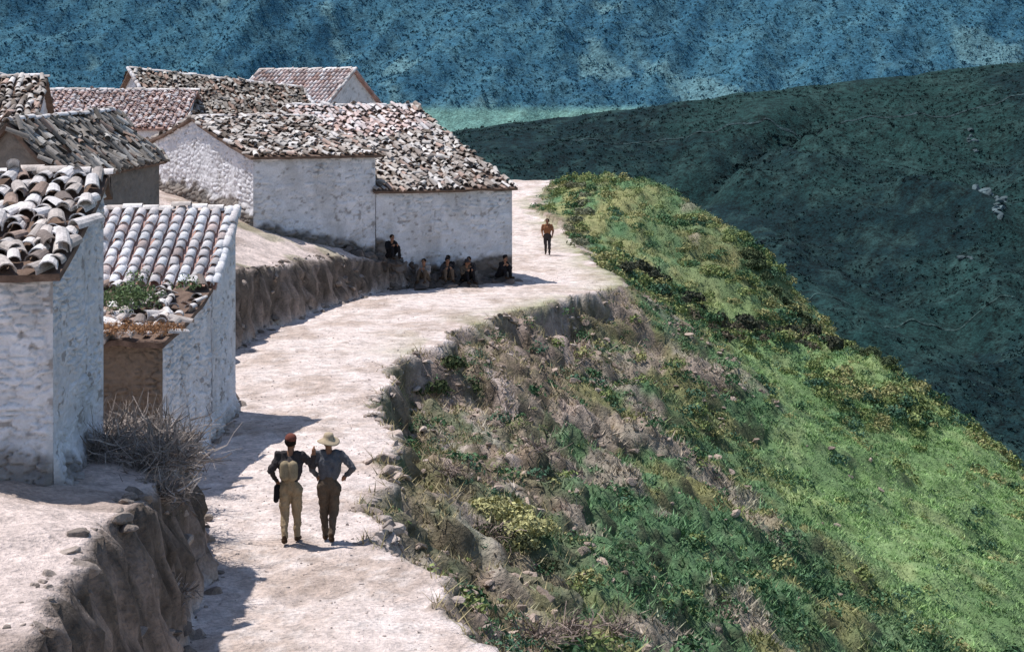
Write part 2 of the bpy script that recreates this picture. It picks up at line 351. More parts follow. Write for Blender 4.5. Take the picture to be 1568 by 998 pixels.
def ridge_tiles(A, B, parent, pal='palestone', w=.24, mess=.08):
    A = np.array(A, float); B = np.array(B, float); L = np.linalg.norm(B-A); n = int(L/.34)
    d = (B-A)/L; s = np.cross(d, [0, 0, 1]); s /= np.linalg.norm(s); z = np.cross(s, d)
    V = []; Cc = []; pc = np.array(PALS[pal][0])
    for i in range(n):
        p = A+d*(i*L/n)+z*(.02+rng.normal(0, .02))+s*rng.normal(0, mess*.2); a = rng.normal(0, mess)
        d2 = d*math.cos(a)+s*math.sin(a); s2 = -d*math.sin(a)+s*math.cos(a)
        V.append(p+TV[:, 0:1]*w*s2+TV[:, 1:2]*.44*(d2+z*.06)+TV[:, 2:3]*w*z)
        Cc.append(np.tile(pc[rng.integers(3)], (len(TV), 1)))
    F = (TF[None]+(np.arange(n)*len(TV))[:, None, None]).reshape(-1, 4)
    mk('ridge_tiles', np.concatenate(V), F, np.concatenate(Cc), M_tile, True, parent)
def gable_house(name, C, ang, L, D, vr, zb, ze, zr, ze2, pal='old', tilt=0., base=WHITE, base_front=None, base_right=None, mess=.14, miss=.05,
                over=.25, oe=.22, cw=.27, res=.06, h=.15, w=.3, disp=.05, grime=.5, seed=1, pal2=None, ridge=True, tw=.21, under=(.16, .11, .085), rakes=False, patch=None, gh=.4, loose=1.2):
    a = math.radians(ang); u = np.array([math.cos(a), math.sin(a)]); v = np.array([-u[1], u[0]]); C = np.array(C, float)
    e = empty(name)
    P = lambda s, t: C+u*s+v*t
    def gz(t): return ze+(zr-ze)*t/vr if t <= vr else zr+(ze2-zr)*(t-vr)/max(D-vr, 1e-3)
    bf = base if base_front is None else base_front; br = base if base_right is None else base_right
    kw = dict(h=h, w=w, disp=disp, grime=grime, gh=gh)
    wall('front_wall', P(0, 0), P(L, 0), zb, lambda q: ze+tilt*q-.02, bf, e, res=res, seed=seed, **kw)
    wall('right_wall', P(L, 0), P(L, D), zb, lambda q: gz(q*D)+tilt-.02, br, e, res=res, seed=seed+1, **kw)
    wall('left_wall', P(0, D), P(0, 0), zb, lambda q: gz((1-q)*D)-.02, base, e, res=res, seed=seed+2, **kw)
    wall('back_wall', P(L, D), P(0, D), zb, lambda q: ze2+tilt*(1-q)-.02, base, e, res=.3, seed=seed+3, **kw)
    sl = (zr-ze)/vr
    def p3(s, t, z): q = P(s, t); return (q[0], q[1], z+tilt*s/L+.12)
    E0 = p3(-over, -oe, ze-sl*oe); E1 = p3(L+over, -oe, ze-sl*oe); R1 = p3(L+over, vr, zr); R0 = p3(-over, vr, zr)
    roof_plane(E0, E1, R1, R0, e, pal, cw=cw, mess=mess, miss=miss, tw=tw, under=under, patch=patch, loose=loose)
    if D-vr > .25:
        sb = (zr-ze2)/(D-vr)
        G0 = p3(-over, D+oe, ze2-sb*oe); G1 = p3(L+over, D+oe, ze2-sb*oe)
        roof_plane(G1, G0, R0, R1, e, pal2 or pal, cw=cw, mess=mess, miss=miss, tw=tw, under=under, loose=loose)
    if ridge: ridge_tiles(R0, R1, e, mess=mess*.6)
    if rakes:
        ridge_tiles(E1, R1, e, 'white' if pal == 'white' else 'palestone', mess=mess*.5)
        ridge_tiles(E0, R0, e, 'white' if pal == 'white' else 'palestone', mess=mess*.5)
    return e
gable_house('stone_house', (-10.93, 21.57), 5, 5.0, 4.3, 4.0, 1.2, 4.72, 5.78, 5.6, 'palestone', mess=.16, miss=.04, res=.021, h=.085, w=.30, disp=.055, over=.12, oe=.2, cw=.25, tw=.23, grime=.75, seed=11, gh=.25, loose=.9)
gable_house('tiled_house', (-9.9, 36.0), 0, 3.55, 3.0, 2.75, -.4, 3.12, 4.5, 4.35, 'white', mess=.035, miss=0, res=.03, h=.10, w=.27, disp=.045, over=.08, oe=.1, cw=.27, tw=.24, grime=.5, seed=21, ridge=True, rakes=True, under=(.42, .26, .22), gh=.2)
gable_house('lean_to_shed', (-9.0, 31.0), 0, 2.62, 4.98, 4.9, -.4, 2.62, 3.05, 3.0, 'palestone', mess=.25, miss=.3, res=.027, h=.11, w=.28, disp=.07, over=.06, oe=.25, base_front=BROWN, grime=.5, seed=31, ridge=False, gh=.2)
gable_house('long_house', (-9.6, 63), 31.9, 5.08, 12, 6, -.3, 5.1, 6.5, 5.3, 'old', mess=.18, miss=.05, res=.045, h=.18, w=.42, disp=.05, grime=.9, seed=41, over=.18, gh=.42)
gable_house('long_house', (-5.26, 65.71), 31.9, 6.2, 14, 8.2, -.4, 3.72, 6.95, 4.6, 'old', mess=.18, miss=.05, res=.045, h=.18, w=.42, disp=.06, grime=.95, seed=51, over=.15, patch=(0, .93, .62, 'pink'), gh=.95)
gable_house('hillside_house', (-17.7, 83.9), 25, 8.8, 9, 4.5, 2, 6.9, 8.9, 7, 'dark', tilt=-.9, mess=.16, res=.12, seed=61, rakes=True)
gable_house('hillside_house', (-16.1, 99.2), -30, 6.5, 5, 2.5, 2, 7.3, 9.15, 7.3, 'pink', mess=.04, miss=0, res=.12, seed=71, rakes=True, under=(.45, .28, .24))
gable_house('hillside_house', (-24, 77), 4, 8.6, 9, 7.2, 2, 6.0, 7.75, 7.3, 'pink', mess=.08, miss=.02, res=.12, seed=81, under=(.4, .26, .22))
gable_house('hillside_house', (-23, 58), 10, 6.3, 7, 4, 2, 6.4, 8.0, 6.6, 'old', mess=.15, res=.1, seed=91)
gable_house('hillside_house', (-12.1, 46), 83.6, 8, 3.2, 1.55, 1.5, 5.05, 6.45, 5.0, 'dark', mess=.2, res=.06, base=col(.24, .21, .185), seed=95, tilt=.3)
# ------------------------------------------------------------------ rocks
def ico(sub=1):
    bm = bmesh.new(); bmesh.ops.create_icosphere(bm, subdivisions=sub, radius=1)
    V = np.array([v.co[:] for v in bm.verts]); F = np.array([[v.index for v in f.verts] for f in bm.faces]); bm.free(); return V, F
IV, IF = ico(2)
def rocks(name, P, S, C, flat=.7):
    N = len(P)
    k = rng.normal(0, 1, (N, 9, 3)); k /= np.linalg.norm(k, axis=2)[..., None]; d = .35+.35*rng.random((N, 9))
    V = np.tile(IV, (N, 1, 1))
    for j in range(9):
        dot = np.einsum('nvi,ni->nv', V, k[:, j]); ex = np.maximum(dot-d[:, j:j+1], 0)
        V = V-ex[..., None]*k[:, j][:, None, :]
    sc = S[:, None]*(np.array([1.35, 1.2, flat*1.2])*(.65+.7*rng.random((N, 3))))
    a = rng.random(N)*6.28; ca, sa = np.cos(a)[:, None], np.sin(a)[:, None]
    tl = rng.normal(0, .35, N)[:, None]; V = V*sc[:, None, :]
    V = np.stack([V[..., 0]*np.cos(tl)-V[..., 2]*np.sin(tl), V[..., 1], V[..., 0]*np.sin(tl)+V[..., 2]*np.cos(tl)], -1)
    x = V[..., 0]*ca-V[..., 1]*sa; y = V[..., 0]*sa+V[..., 1]*ca
    V = np.stack([x, y, V[..., 2]], -1)+P[:, None, :]
    F = (IF[None]+(np.arange(N)*len(IV))[:, None, None]).reshape(-1, 3)
    Cc = np.repeat((C*(.6+.75*rng.random((N, 1))))[:, None, :], len(IV), 1)
    return mk(name, V.reshape(-1, 3), F, Cc.reshape(-1, 3), M_rock, False)
def tile_c(c, n): return np.tile(col(*c), (n, 1))
n = 700; y = rng.uniform(20, 66, n); kk = fbm(y*1.1, y*0, 3, 301) > .47; y = y[kk]; n = len(y); x = xr(y)+rng.gamma(1.2, .35, n)-.02; s = .03+.16*rng.random(n)**2.2
rocks('path_edge_stones', np.stack([x, y, H(x, y)], 1), s, tile_c((.44, .36, .31), n), .5)
P = []; S = []
for k in range(230):
    yy = rng.uniform(26.6, 30.4); zz = rng.uniform(-1.1, -.02); xx = float(xr(np.array(yy)))+.12-zz*.3
    P.append((xx, yy, zz)); S.append(rng.uniform(.07, .17))
rocks('retaining_stones', np.array(P), np.array(S), tile_c((.46, .39, .345), len(P)), .55)
n = 3400; y = rng.uniform(21, 68, n); d = rng.gamma(1.5, 2.2, n)+.2; x = xr(y)+d; kk = fbm(x*.5, y*.5, 3, 303) > .44; x, y = x[kk], y[kk]; n = len(x); s = .02+.15*rng.random(n)**3
rocks('slope_rubble', np.stack([x, y, H(x, y)+s*.1], 1), s, tile_c((.39, .305, .25), n), .6)
n = 1100; y = rng.uniform(12, 65, n); x = xl(y)-rng.uniform(-.2, .8, n); s = .03+.15*rng.random(n)**2.5
rocks('bank_stones', np.stack([x, y, H(x, y)-s*.1], 1), s, tile_c((.29, .24, .205), n), .6)
n = 1800; y = rng.uniform(15, 75, n); t = rng.random(n); x = xl(y)*(1-t)+xr(y)*t; s = rng.uniform(.01, .03, n)
rocks('path_pebbles', np.stack([x, y, H(x, y)], 1), s, tile_c((.58, .49, .44), n))
P = []; S = []
for (ax, ay, bx_, by_, k, s0, s1) in ((212, 738, 222, 800, 46, 1.3, 3.6), (235, 862, 238, 880, 8, 1.0, 2.2), (188, 716, 192, 717, 4, 1, 1.8)):
    for i in range(k):
        t = rng.random(); qx = ax+(bx_-ax)*t+rng.normal(0, 2.0); qy = ay+(by_-ay)*t+rng.normal(0, 2.)
        P.append((qx, qy, float(hillz(np.array(qx), np.array(qy)))-.3)); S.append(rng.uniform(s0, s1)*(.6+.6*t))
rocks('rock_outcrop', np.array(P), np.array(S), tile_c((.10, .14, .15), len(P)), .8)
# ------------------------------------------------------------------ foliage
def foliage(name, cen, rad, cols, per=160, leaf=.09, flat=.75, lmin=14, big=1.):
    cen = np.asarray(cen, float); rad = np.asarray(rad, float); cols = np.asarray(cols, float)
    cnt = np.maximum((per*(rad/(.5*big))**1.6).astype(int), lmin)
    idx = np.repeat(np.arange(len(rad)), cnt); N = len(idx)
    d = rng.normal(0, 1, (N, 3)); d /= np.linalg.norm(d, axis=1)[:, None]; d[:, 2] = np.abs(d[:, 2])*.95-.1
    lum = .5+.8*vn(d[:, 0]*2.6+idx*7.3, d[:, 1]*2.6+d[:, 2]*2.4+idx*3.1, 3)
    rr = rad[idx]*lum*(.5+.5*rng.random(N)**.5)
    p = cen[idx]+d*rr[:, None]*np.array([1, 1, flat])
    nrm = d+rng.normal(0, .5, (N, 3)); nrm /= np.linalg.norm(nrm, axis=1)[:, None]
    t = np.cross(nrm, rng.normal(0, 1, (N, 3))); t /= np.linalg.norm(t, axis=1)[:, None]; b = np.cross(nrm, t)
    s = (leaf*(.5+.9*rng.random(N))*np.clip(rad[idx]/(.45*big), .6, 1.5))[:, None]
    V = np.stack([p-t*s, p-b*s*.5+nrm*s*.2, p+t*s, p+b*s*.5], 1)
    F = (np.arange(N)*4)[:, None]+np.arange(4)[None]
    c = cols[idx]*(.6+.8*rng.random((N, 1)))
    return mk(name, V.reshape(-1, 3), F, np.repeat(c[:, None], 4, 1).reshape(-1, 3), M_leaf, False)
def grass(name, x, y, hgt, cols, blades=4, w=.02, lean=.7):
    n = len(x); i = np.repeat(np.arange(n), blades); N = len(i)
    px = x[i]+rng.normal(0, .07, N); py = y[i]+rng.normal(0, .07, N); pz = H(px, py)-.02
    a = rng.random(N)*6.28; h = hgt[i]*(.6+.7*rng.random(N)); ln = rng.normal(0, lean, (N, 2))*h[:, None]
    dx = np.cos(a)*w*(1+h*2); dy = np.sin(a)*w*(1+h*2)
    V = np.stack([np.stack([px-dx, py-dy, pz], 1), np.stack([px+dx, py+dy, pz], 1), np.stack([px+ln[:, 0], py+ln[:, 1], pz+h], 1)], 1)
    F = (np.arange(N)*3)[:, None]+np.arange(3)[None]
    c = cols[i]*(.65+.7*rng.random((N, 1)))
    return mk(name, V.reshape(-1, 3), F, np.repeat(c[:, None], 3, 1).reshape(-1, 3), M_leaf, False)
n = 24000; y = 500+450*rng.random(n)**1.15; x = rng.uniform(-60, 330, n); kk = (x < .33*y) & (fbm(x*.03, y*.02, 3, 401) > .38); x, y = x[kk], y[kk]; n = len(x)
r = .5+1.1*rng.random(n)**2
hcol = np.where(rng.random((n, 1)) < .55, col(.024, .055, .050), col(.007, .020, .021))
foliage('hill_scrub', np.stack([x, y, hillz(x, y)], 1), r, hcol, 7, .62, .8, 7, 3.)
cr = np.array([(70, 812), (84, 832), (100, 842), (115, 850), (135, 872), (160, 902)], float); n = 300; t = rng.random(n)*5; t = t[fbm(t*3, t*0, 3, 55) > .45]; n = len(t); x = np.interp(t, range(6), cr[:, 0])+rng.normal(0, 5, n); y = np.interp(t, range(6), cr[:, 1])+rng.normal(0, 5, n)
foliage('gully_shade_scrub', np.stack([x, y, hillz(x, y)+.2], 1), .8+1.2*rng.random(n), tile_c((.008, .021, .022), n), 9, .6, .8, 8, 3.)  # dark clumps put in for the shade along the gully crease
n = 22000; y = rng.uniform(3640, 4350, n); x = rng.uniform(-.32, .32, n)*y; mz = mtnz(x, y); kk = mz > 14; x, y, mz = x[kk], y[kk], mz[kk]; n = len(x); r = 3+5.5*rng.random(n)**2
mcol = np.where(rng.random((n, 1)) < .55, col(.065, .155, .19), col(.018, .075, .125))  # forest tones carry the same painted haze blue
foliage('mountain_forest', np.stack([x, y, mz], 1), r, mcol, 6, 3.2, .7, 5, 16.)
def scatter(n, y0, y1, x1=27, dmin=.5):
    y = rng.uniform(y0, y1, n*3); x = rng.uniform(-4, x1, n*3)
    d = x-xr(y); k = (d > dmin) & (x < .31*y+1.5)
    return x[k][:n], y[k][:n], d[k][:n]
x, y, d = scatter(95000, 22, 112)
gc = ground_col(x, y, x*0, x*0)*1.3
lawnm = sst(7.5, 11, x)*sst(42, 52, y)
keep = rng.random(len(x)) < np.clip(-.05+d*.09+.5*(fbm(x*.7, y*.7, 3, 7)-.4), .02, 1); x, y, gc, d, lawnm = x[keep], y[keep], gc[keep], d[keep], lawnm[keep]
hg = (.06+.09*rng.random(len(x))+.08*(fbm(x, y, 2, 5) > .55))*(1-.3*lawnm)
grass('slope_grass', x, y, hg, gc, 4, .02)
n = 3200; yy = rng.uniform(21, 66, n); xx = xr(yy)+rng.gamma(1.3, 1.5, n)
grass('dry_grass', xx, yy, .08+.17*rng.random(n), tile_c((.38, .32, .18), n), 5, .010)
x, y, d = scatter(15000, 23, 112, dmin=.25)
nz = fbm(x*.35, y*.3, 4, 201); ns = fbm(x*.9, y*.8, 3, 203)
lawn = sst(7.5, 11, x)*sst(44, 52, y)*(y < 86)
rim = sst(60, 68, y)*sst(11, 15, x)                     # shrubs thicken towards the outer brow
p = sst(.42, .58, nz)*(1-.86*lawn*(1-.75*rim))*np.clip(.16+d*.08, 0, .62)+.03
p = np.maximum(p, .30*rim*sst(.45, .6, ns)); p = np.maximum(p, lawn*.22*sst(.60, .68, ns))
p = np.where(y > 76, .12+.66*sst(.42, .58, nz), p)
k = rng.random(len(x)) < p; x, y, d, nz, rim = x[k], y[k], d[k], nz[k], rim[k]
r = .11+.40*rng.random(len(x))**2.6+.12*(y > 76)+.10*rim
pal = np.array([(.062, .125, .06), (.105, .19, .092), (.085, .16, .10), (.22, .265, .10), (.32, .31, .14)])
w = rng.choice(5, len(x), p=[.28, .27, .2, .15, .1]); w = np.where(((y > 76) | (rim > .5)) & (rng.random(len(x)) < .55), 3+(rng.random(len(x)) < .4), w)
foliage('slope_shrubs', np.stack([x, y, H(x, y)+r*.05], 1), r, pal[w], 150, .062)
print('shrubs', len(x))
n = 800; yy = rng.uniform(22, 68, n); xx = xr(yy)+.1+rng.gamma(1.5, 1.0, n); kk = fbm(yy*.6, xx*.6, 3, 205) > .44; xx, yy = xx[kk], yy[kk]; n = len(xx); rr = .08+.24*rng.random(n)**2
foliage('edge_weeds', np.stack([xx, yy, H(xx, yy)+.02], 1), rr, pal[rng.choice(5, n, p=[.25, .27, .23, .15, .1])], 260, .045)
def bush(name, pts, c, per=260, leaf=.06):
    cen = []; rad = []
    for (bx, by, br) in pts: cen.append((bx, by, float(H(np.array(bx), np.array(by)))+br*.25)); rad.append(br)
    return foliage(name, cen, rad, np.tile(np.array(c), (len(rad), 1)), per, leaf)
bush('yellow_bush', [(.0, 33.3, .65), (.45, 33.6, .55), (-.4, 33.8, .5), (.1, 33.9, .65)], (.42, .40, .19), 850, .038)
bush('dark_bush', [(.15, 32.3, .4), (.7, 32.4, .35), (-.4, 32.5, .35)], (.06, .07, .035), 500, .045)
bush('dark_bush', [(-2.1, 48.2, .5), (-1.7, 49, .5), (-2.6, 47.6, .35), (-1.2, 49.6, .4)], (.06, .08, .035), 350, .06)
q = np.linspace(0, 1, 30)
bush('hedge_row', [(5.5+10.5*t+rng.normal(0, .3), 80+7*t+rng.normal(0, .7), .45+.3*rng.random()) for t in q], (.065, .07, .048), 300, .07)
bush('hedge_row', [(8+8*t+rng.normal(0, .3), 79+8*t+rng.normal(0, .7), .3+.3*rng.random()) for t in q], (.15, .125, .09), 300, .06)
bush('hedge_row', [(13+6*t, 94-10*t+rng.normal(0, .6), .35+.35*rng.random()) for t in q], (.085, .11, .055), 300, .07)
bush('hedge_row', [(3.3+.9*rng.normal(0, .5)+t, 84+22*t, .3+.25*rng.random()) for t in q[::2]], (.21, .215, .14), 300, .065)
foliage('roof_weeds', [(-7.6+rng.normal(0, .3), 33.6+rng.normal(0, .8), 3.22+.1*rng.normal()) for _ in range(16)], [.38]*16, tile_c((.12, .17, .075), 16), 200, .04)
foliage('dry_thatch', [(-7.75+i*.078, 30.78+.03*rng.normal(), 2.93+.05*rng.normal()) for i in range(22)], [.27]*22, tile_c((.34, .19, .10), 22), 420, .032, .6)
def twigs(name, spots, c):
    V = []; F = []; k = 0; Cc = []
    for (cx, cy, cz, R, n) in spots:
        for i in range(n):
            p = np.array([cx, cy, cz])+rng.normal(0, .3, 3)*R*np.array([1, 1, .35]); d = rng.normal(0, 1, 3); d[2] = abs(d[2])*.7; d /= np.linalg.norm(d)
            l = R*(.3+.6*rng.random()); wd = .005+.012*rng.random()
            s = np.cross(d, rng.normal(0, 1, 3)); s /= np.linalg.norm(s); cc = np.array(c)*(.5+1.*rng.random())
            for j in range(4):
                V += [p-s*wd*(1-j*.22), p+s*wd*(1-j*.22)]; Cc += [cc, cc]
                if j: F.append((k+2*j-2, k+2*j-1, k+2*j+1, k+2*j))
                d = d+rng.normal(0, .32, 3); d /= np.linalg.norm(d); p = p+d*l/3
            k += 8
    mk(name, np.array(V), F, np.array(Cc), M_wood, False)
def g0(a, b): return float(H(np.array(float(a)), np.array(float(b))))
twigs('dry_brush', [(a, b, g0(a, b)+.15, R, nn) for (a, b, R, nn) in ((-5.75, 27.4, 1.0, 520), (-5.3, 25.8, .9, 480), (-6.3, 26.6, .9, 400), (-5.8, 29.2, .8, 360), (-5.1, 24.4, .75, 460), (-4.75, 23.3, .5, 340), (-5.9, 24.6, .7, 300), (-4.4, 22.2, .35, 160))], (.31, .265, .235))
bush('bank_weeds', [(-4.9, 24.4, .3), (-5.2, 25.2, .35), (-4.7, 23.4, .2), (-4.4, 19.6, .15), (-5.6, 26.4, .4), (-5.5, 28, .4), (-6.1, 30, .4)], (.17, .15, .11), 300, .03)
twigs('dry_twigs', [(a, b, g0(a, b)+.05, R, nn) for (a, b, R, nn) in ((-.4, 32.5, .6, 160), (1.0, 27.5, .6, 200), (.4, 26, .5, 160), (-1.2, 35, .5, 140), (1.8, 29.5, .6, 180), (-.6, 38, .5, 140), (.6, 41, .6, 140))], (.27, .21, .18))
# ------------------------------------------------------------------ people
def pmat(name, c): return mat_attr(name, 9., 60., .75, 1.2, .3, .01, const=c)
SK = pmat('skin', (.30, .16, .10)); HAIR = pmat('dark_hair', (.02, .015, .012)); SHOE = pmat('leather', (.06, .035, .02)); EYE = pmat('eyes', (.02, .02, .02)); LIPS = pmat('lips', (.25, .1, .08))
s3V, s3F = ico(2)
def hull(pts):
    bm = bmesh.new()
    for p in pts: bm.verts.new(p)
    bmesh.ops.convex_hull(bm, input=bm.verts[:])
    g = [v for v in bm.verts if not v.link_faces]
    bmesh.ops.delete(bm, geom=g, context='VERTS')
    bm.verts.index_update(); V = [v.co[:] for v in bm.verts]; F = [[v.index for v in f.verts] for f in bm.faces]; bm.free(); return V, F
def person(name, loc, yaw, J, mats, voxel=.012, hat=None, extras=(), hair='short', fr=.009):
    parts = []
    def cap(l, a, b, ra, rb): parts.append((l, 'c', np.array(a, float), np.array(b, float), ra, rb))
    def ell(l, c, r): parts.append((l, 'e', np.array(c, float), np.array(r, float), 0, 0))
    pe = np.array(J['pelvis'], float); ch = np.array(J['chest'], float); nk = np.array(J['neck'], float); hd = np.array(J['head'], float)
    wa = (pe*.55+ch*.45)
    for sx in (-1, 1):
        o = np.array([sx, 0, 0])
        cap('pants', pe+o*.07, pe+o*.09+[0, 0, -.04], .105, .10)
        cap('shirt', wa+o*.055, ch+o*.085, .115, .125)
        cap('shirt', ch+o*.08, nk*.75+ch*.25+o*.11, .12, .07)
    cap('pants', pe-[0, 0, .02], wa, .12, .12); cap('shirt', wa, ch, .125, .13)
    cap('skin', nk-[0, 0, .05], hd-[0, 0, .04], .056, .052)
    f = np.array(J.get('face', (0, 1, 0)), float); f /= np.linalg.norm(f); rt = np.cross(f, [0, 0, 1]); rt /= np.linalg.norm(rt)
    ell('skin', hd, (.078, .092, .112)); cap('skin', hd+f*.03-[0, 0, .06], hd+f*.055-[0, 0, .085], .055, .035)
    cap('skin', hd+f*.088+[0, 0, .01], hd+f*.108-[0, 0, .02], .011, .016)
    ell('lips', hd+f*.088-[0, 0, .052], (.022, .014, .009))
    for s in (-1, 1):
        ell('skin', hd+rt*s*.078-[0, 0, .01], (.014, .02, .032)); ell('eye', hd+f*.083+rt*s*.032+[0, 0, .012], (.012, .012, .009))
    if hair: cap('hair', hd-f*.02+[0, 0, .03], hd-f*.025+[0, 0, .02], .098, .096)
    for s, k in ((-1, 'L'), (1, 'R')):
        sh = np.array(J['sh'+k], float); el = np.array(J['el'+k], float); ha = np.array(J['ha'+k], float)
        cap('shirt', sh, el, .072, .055); bare = J.get('bare', False)
        cap('skin' if bare else 'shirt', el, el*.12+ha*.88, .05, .036); cap('skin', el*.2+ha*.8, ha, .033, .028)
        fd = ha-el; fd /= np.linalg.norm(fd); pn = np.cross(fd, [0, 0, 1.]); 
        if np.linalg.norm(pn) < .1: pn = np.array([0, 1., 0])
        pn /= np.linalg.norm(pn); cu = np.cross(pn, fd)
        cap('skin', ha, ha+fd*.07, .032, .036)
        for i, (o, l) in enumerate(((-.03, .062), (-.01, .075), (.01, .07), (.029, .055))):
            b0 = ha+fd*.08+cu*o; b1 = b0+fd*l*.55+pn*.008*s; b2 = b1+(fd*.6-pn*.5*s)*l*.5
            cap('skin', b0, b1, fr, fr*.95); cap('skin', b1, b2, fr*.95, fr*.8)
        t0 = ha+fd*.02-cu*.03; t1 = t0+(fd*.6-cu*.7)*.04; cap('skin', t0, t1, fr*1.2, fr); cap('skin', t1, t1+fd*.03, fr, fr*.85)
        hp = np.array(J['hip'+k], float); kn = np.array(J['kn'+k], float); an = np.array(J['an'+k], float); to = np.array(J['to'+k], float)
        leg = J.get('leg', 'pants'); cap('pants', hp, kn, .105, .077); cap(leg, kn, an*.9+kn*.1, .075, .058); cap(leg, kn*.8+an*.2, kn*.5+an*.5, .07, .07)
        cap('shoe' if leg == 'pants' else leg, an+[0, 0, .04], an-[0, 0, .02], .045, .05); cap('shoe', an-[0, 0, .035]-(to-an)*.15, to, .043, .036)
    for e in extras:
        if e[1] == 'c': cap(e[0], e[2], e[3], e[4], e[5])
        else: ell(e[0], e[2], e[3])
    V = []; F = []
    for l, t, a, b, ra, rb in parts:
        if t == 'c': v, ff = hull([tuple(a+q*ra) for q in s3V]+[tuple(b+q*rb) for q in s3V])
        else: v, ff = (s3V*b+a).tolist(), s3F.tolist()
        o = len(V); V += [tuple(q) for q in v]; F += [[i+o for i in g] for g in ff]
    me = bpy.data.meshes.new(name+'_tmp'); me.from_pydata(V, [], F); ob = bpy.data.objects.new(name+'_tmp', me); COLL.objects.link(ob)
    m = ob.modifiers.new('r', 'REMESH'); m.mode = 'VOXEL'; m.voxel_size = voxel
    m2 = ob.modifiers.new('s', 'SMOOTH'); m2.iterations = 2; m2.factor = .5
    dg = bpy.context.evaluated_depsgraph_get(); nm = bpy.data.meshes.new_from_object(ob.evaluated_get(dg)); bpy.data.objects.remove(ob)
    nv = len(nm.vertices); co = np.zeros(nv*3, np.float32); nm.vertices.foreach_get('co', co); co = co.reshape(-1, 3).astype(float)
    no = np.zeros(nv*3, np.float32); nm.vertices.foreach_get('normal', no); no = no.reshape(-1, 3)
    order = ['shirt', 'pants', 'skin', 'hair', 'shoe', 'eye', 'lips', 'x1', 'x2']
    def dist(p):
        best = np.full(len(p), 9.); lab = np.zeros(len(p), int)
        for l, t, a, b, ra, rb in parts:
            if t == 'c':
                ab = b-a; q = np.clip(((p-a)@ab)/max(ab@ab, 1e-9), 0, 1); d = np.linalg.norm(p-a-q[:, None]*ab, axis=1)-(ra+(rb-ra)*q)
            else: d = (np.linalg.norm((p-a)/b, axis=1)-1)*b.min()
            if l in ('x1', 'x2', 'eye', 'lips'): d = d-.006
            k = d < best; best[k] = d[k]; lab[k] = order.index(l)
        return lab
    lv = dist(co); cloth = (lv < 2)
    dz = (.5-fbm(co[:, 0]*14+co[:, 1]*9, co[:, 2]*13, 3, len(name)))*.05*cloth
    co2 = co+no*dz[:, None]; nm.vertices.foreach_set('co', co2.ravel().astype(np.float32))
    npf = len(nm.polygons); fc = np.zeros(npf*3, np.float32); nm.polygons.foreach_get('center', fc)
    lab = dist(fc.reshape(-1, 3).astype(float))
    for l in order: nm.materials.append(mats.get(l) or {'skin': SK, 'hair': HAIR, 'shoe': SHOE, 'eye': EYE, 'lips': LIPS}.get(l, SHOE))
    nm.polygons.foreach_set('material_index', lab.astype(np.int32)); nm.polygons.foreach_set('use_smooth', np.ones(npf, bool)); nm.update()
    body = bpy.data.objects.new('body', nm); COLL.objects.link(body)
    e = empty(name, loc); e.rotation_euler = (0, 0, yaw); body.parent = e
    if hat:
        kind, hm = hat; bm = bmesh.new(); prof = {'brim': [(.0, .118), (.045, .12), (.075, .108), (.09, .07), (.098, .03), (.14, .014), (.18, -.006), (.2, -.02), (.198, -.026), (.13, .0), (.09, .01)],
            'cap': [(.0, .108), (.05, .105), (.082, .085), (.10, .05), (.103, .03), (.095, .01)]}[kind]
        rows = []
        for (r_, z_) in prof:
            rows.append([bm.verts.new((r_*math.cos(a)*.92, r_*math.sin(a)*1.06, z_+.016*math.sin(2*a)*(r_ > .1))) for a in np.linspace(0, 2*math.pi, 28, endpoint=False)])
        for r0, r1 in zip(rows[:-1], rows[1:]):
            for i in range(28): bm.faces.new((r0[i], r0[(i+1) % 28], r1[(i+1) % 28], r1[i]))
        h = bpy.data.meshes.new('hat'); bmesh.ops.remove_doubles(bm, verts=bm.verts[:], dist=1e-4); bm.to_mesh(h); bm.free(); h.materials.append(hm)
        for pp in h.polygons: pp.use_smooth = True
        ho = bpy.data.objects.new('hat', h); COLL.objects.link(ho); ho.parent = e; ho.location = Vector(hd+np.array([0, 0, .03])-f*.01); ho.rotation_euler = (.12, .05, 0)
    return e
gz = g0
KH = pmat('khaki_cloth', (.32, .245, .155)); DK = pmat('dark_cloth', (.05, .044, .045)); TN = pmat('canvas', (.30, .24, .155)); BL = pmat('grey_shirt', (.115, .118, .13))
BR = pmat('brown_cloth', (.12, .09, .065)); RD = pmat('rust_cap', (.16, .055, .04)); ST = pmat('straw_hat', (.44, .35, .24)); OR = pmat('rust_shirt', (.27, .12, .06)); BK = pmat('black_cloth', (.015, .014, .016)); WH = pmat('pale_cloth', (.3, .27, .25))
A = dict(pelvis=(0, 0, .93), chest=(0, .02, 1.28), neck=(0, .03, 1.47), head=(.0, .06, 1.61), shL=(-.19, .02, 1.41), elL=(-.30, -.06, 1.17), haL=(-.23, .08, .98),
         shR=(.19, .02, 1.41), elR=(.34, .10, 1.24), haR=(.37, .02, 1.44), hipL=(-.09, 0, .88), knL=(-.10, .05, .49), anL=(-.07, -.12, .11), toL=(-.08, .02, .045),
         hipR=(.09, 0, .88), knR=(.08, .14, .5), anR=(.08, .16, .09), toR=(.09, .32, .04), face=(.25, 1, -.05))
person('walking_man', (-3.52, 26.95, gz(-3.52, 26.95)), math.radians(-4), A, dict(shirt=DK, pants=KH, x1=TN, x2=BK), .010, ('cap', RD),
       [('x1', 'c', (-.06, -.14, 1.28), (-.06, -.15, 1.12), .08, .085), ('x1', 'c', (.07, -.14, 1.28), (.07, -.15, 1.12), .08, .085), ('x2', 'c', (-.2, -.06, .92), (-.21, -.08, .72), .05, .045)])
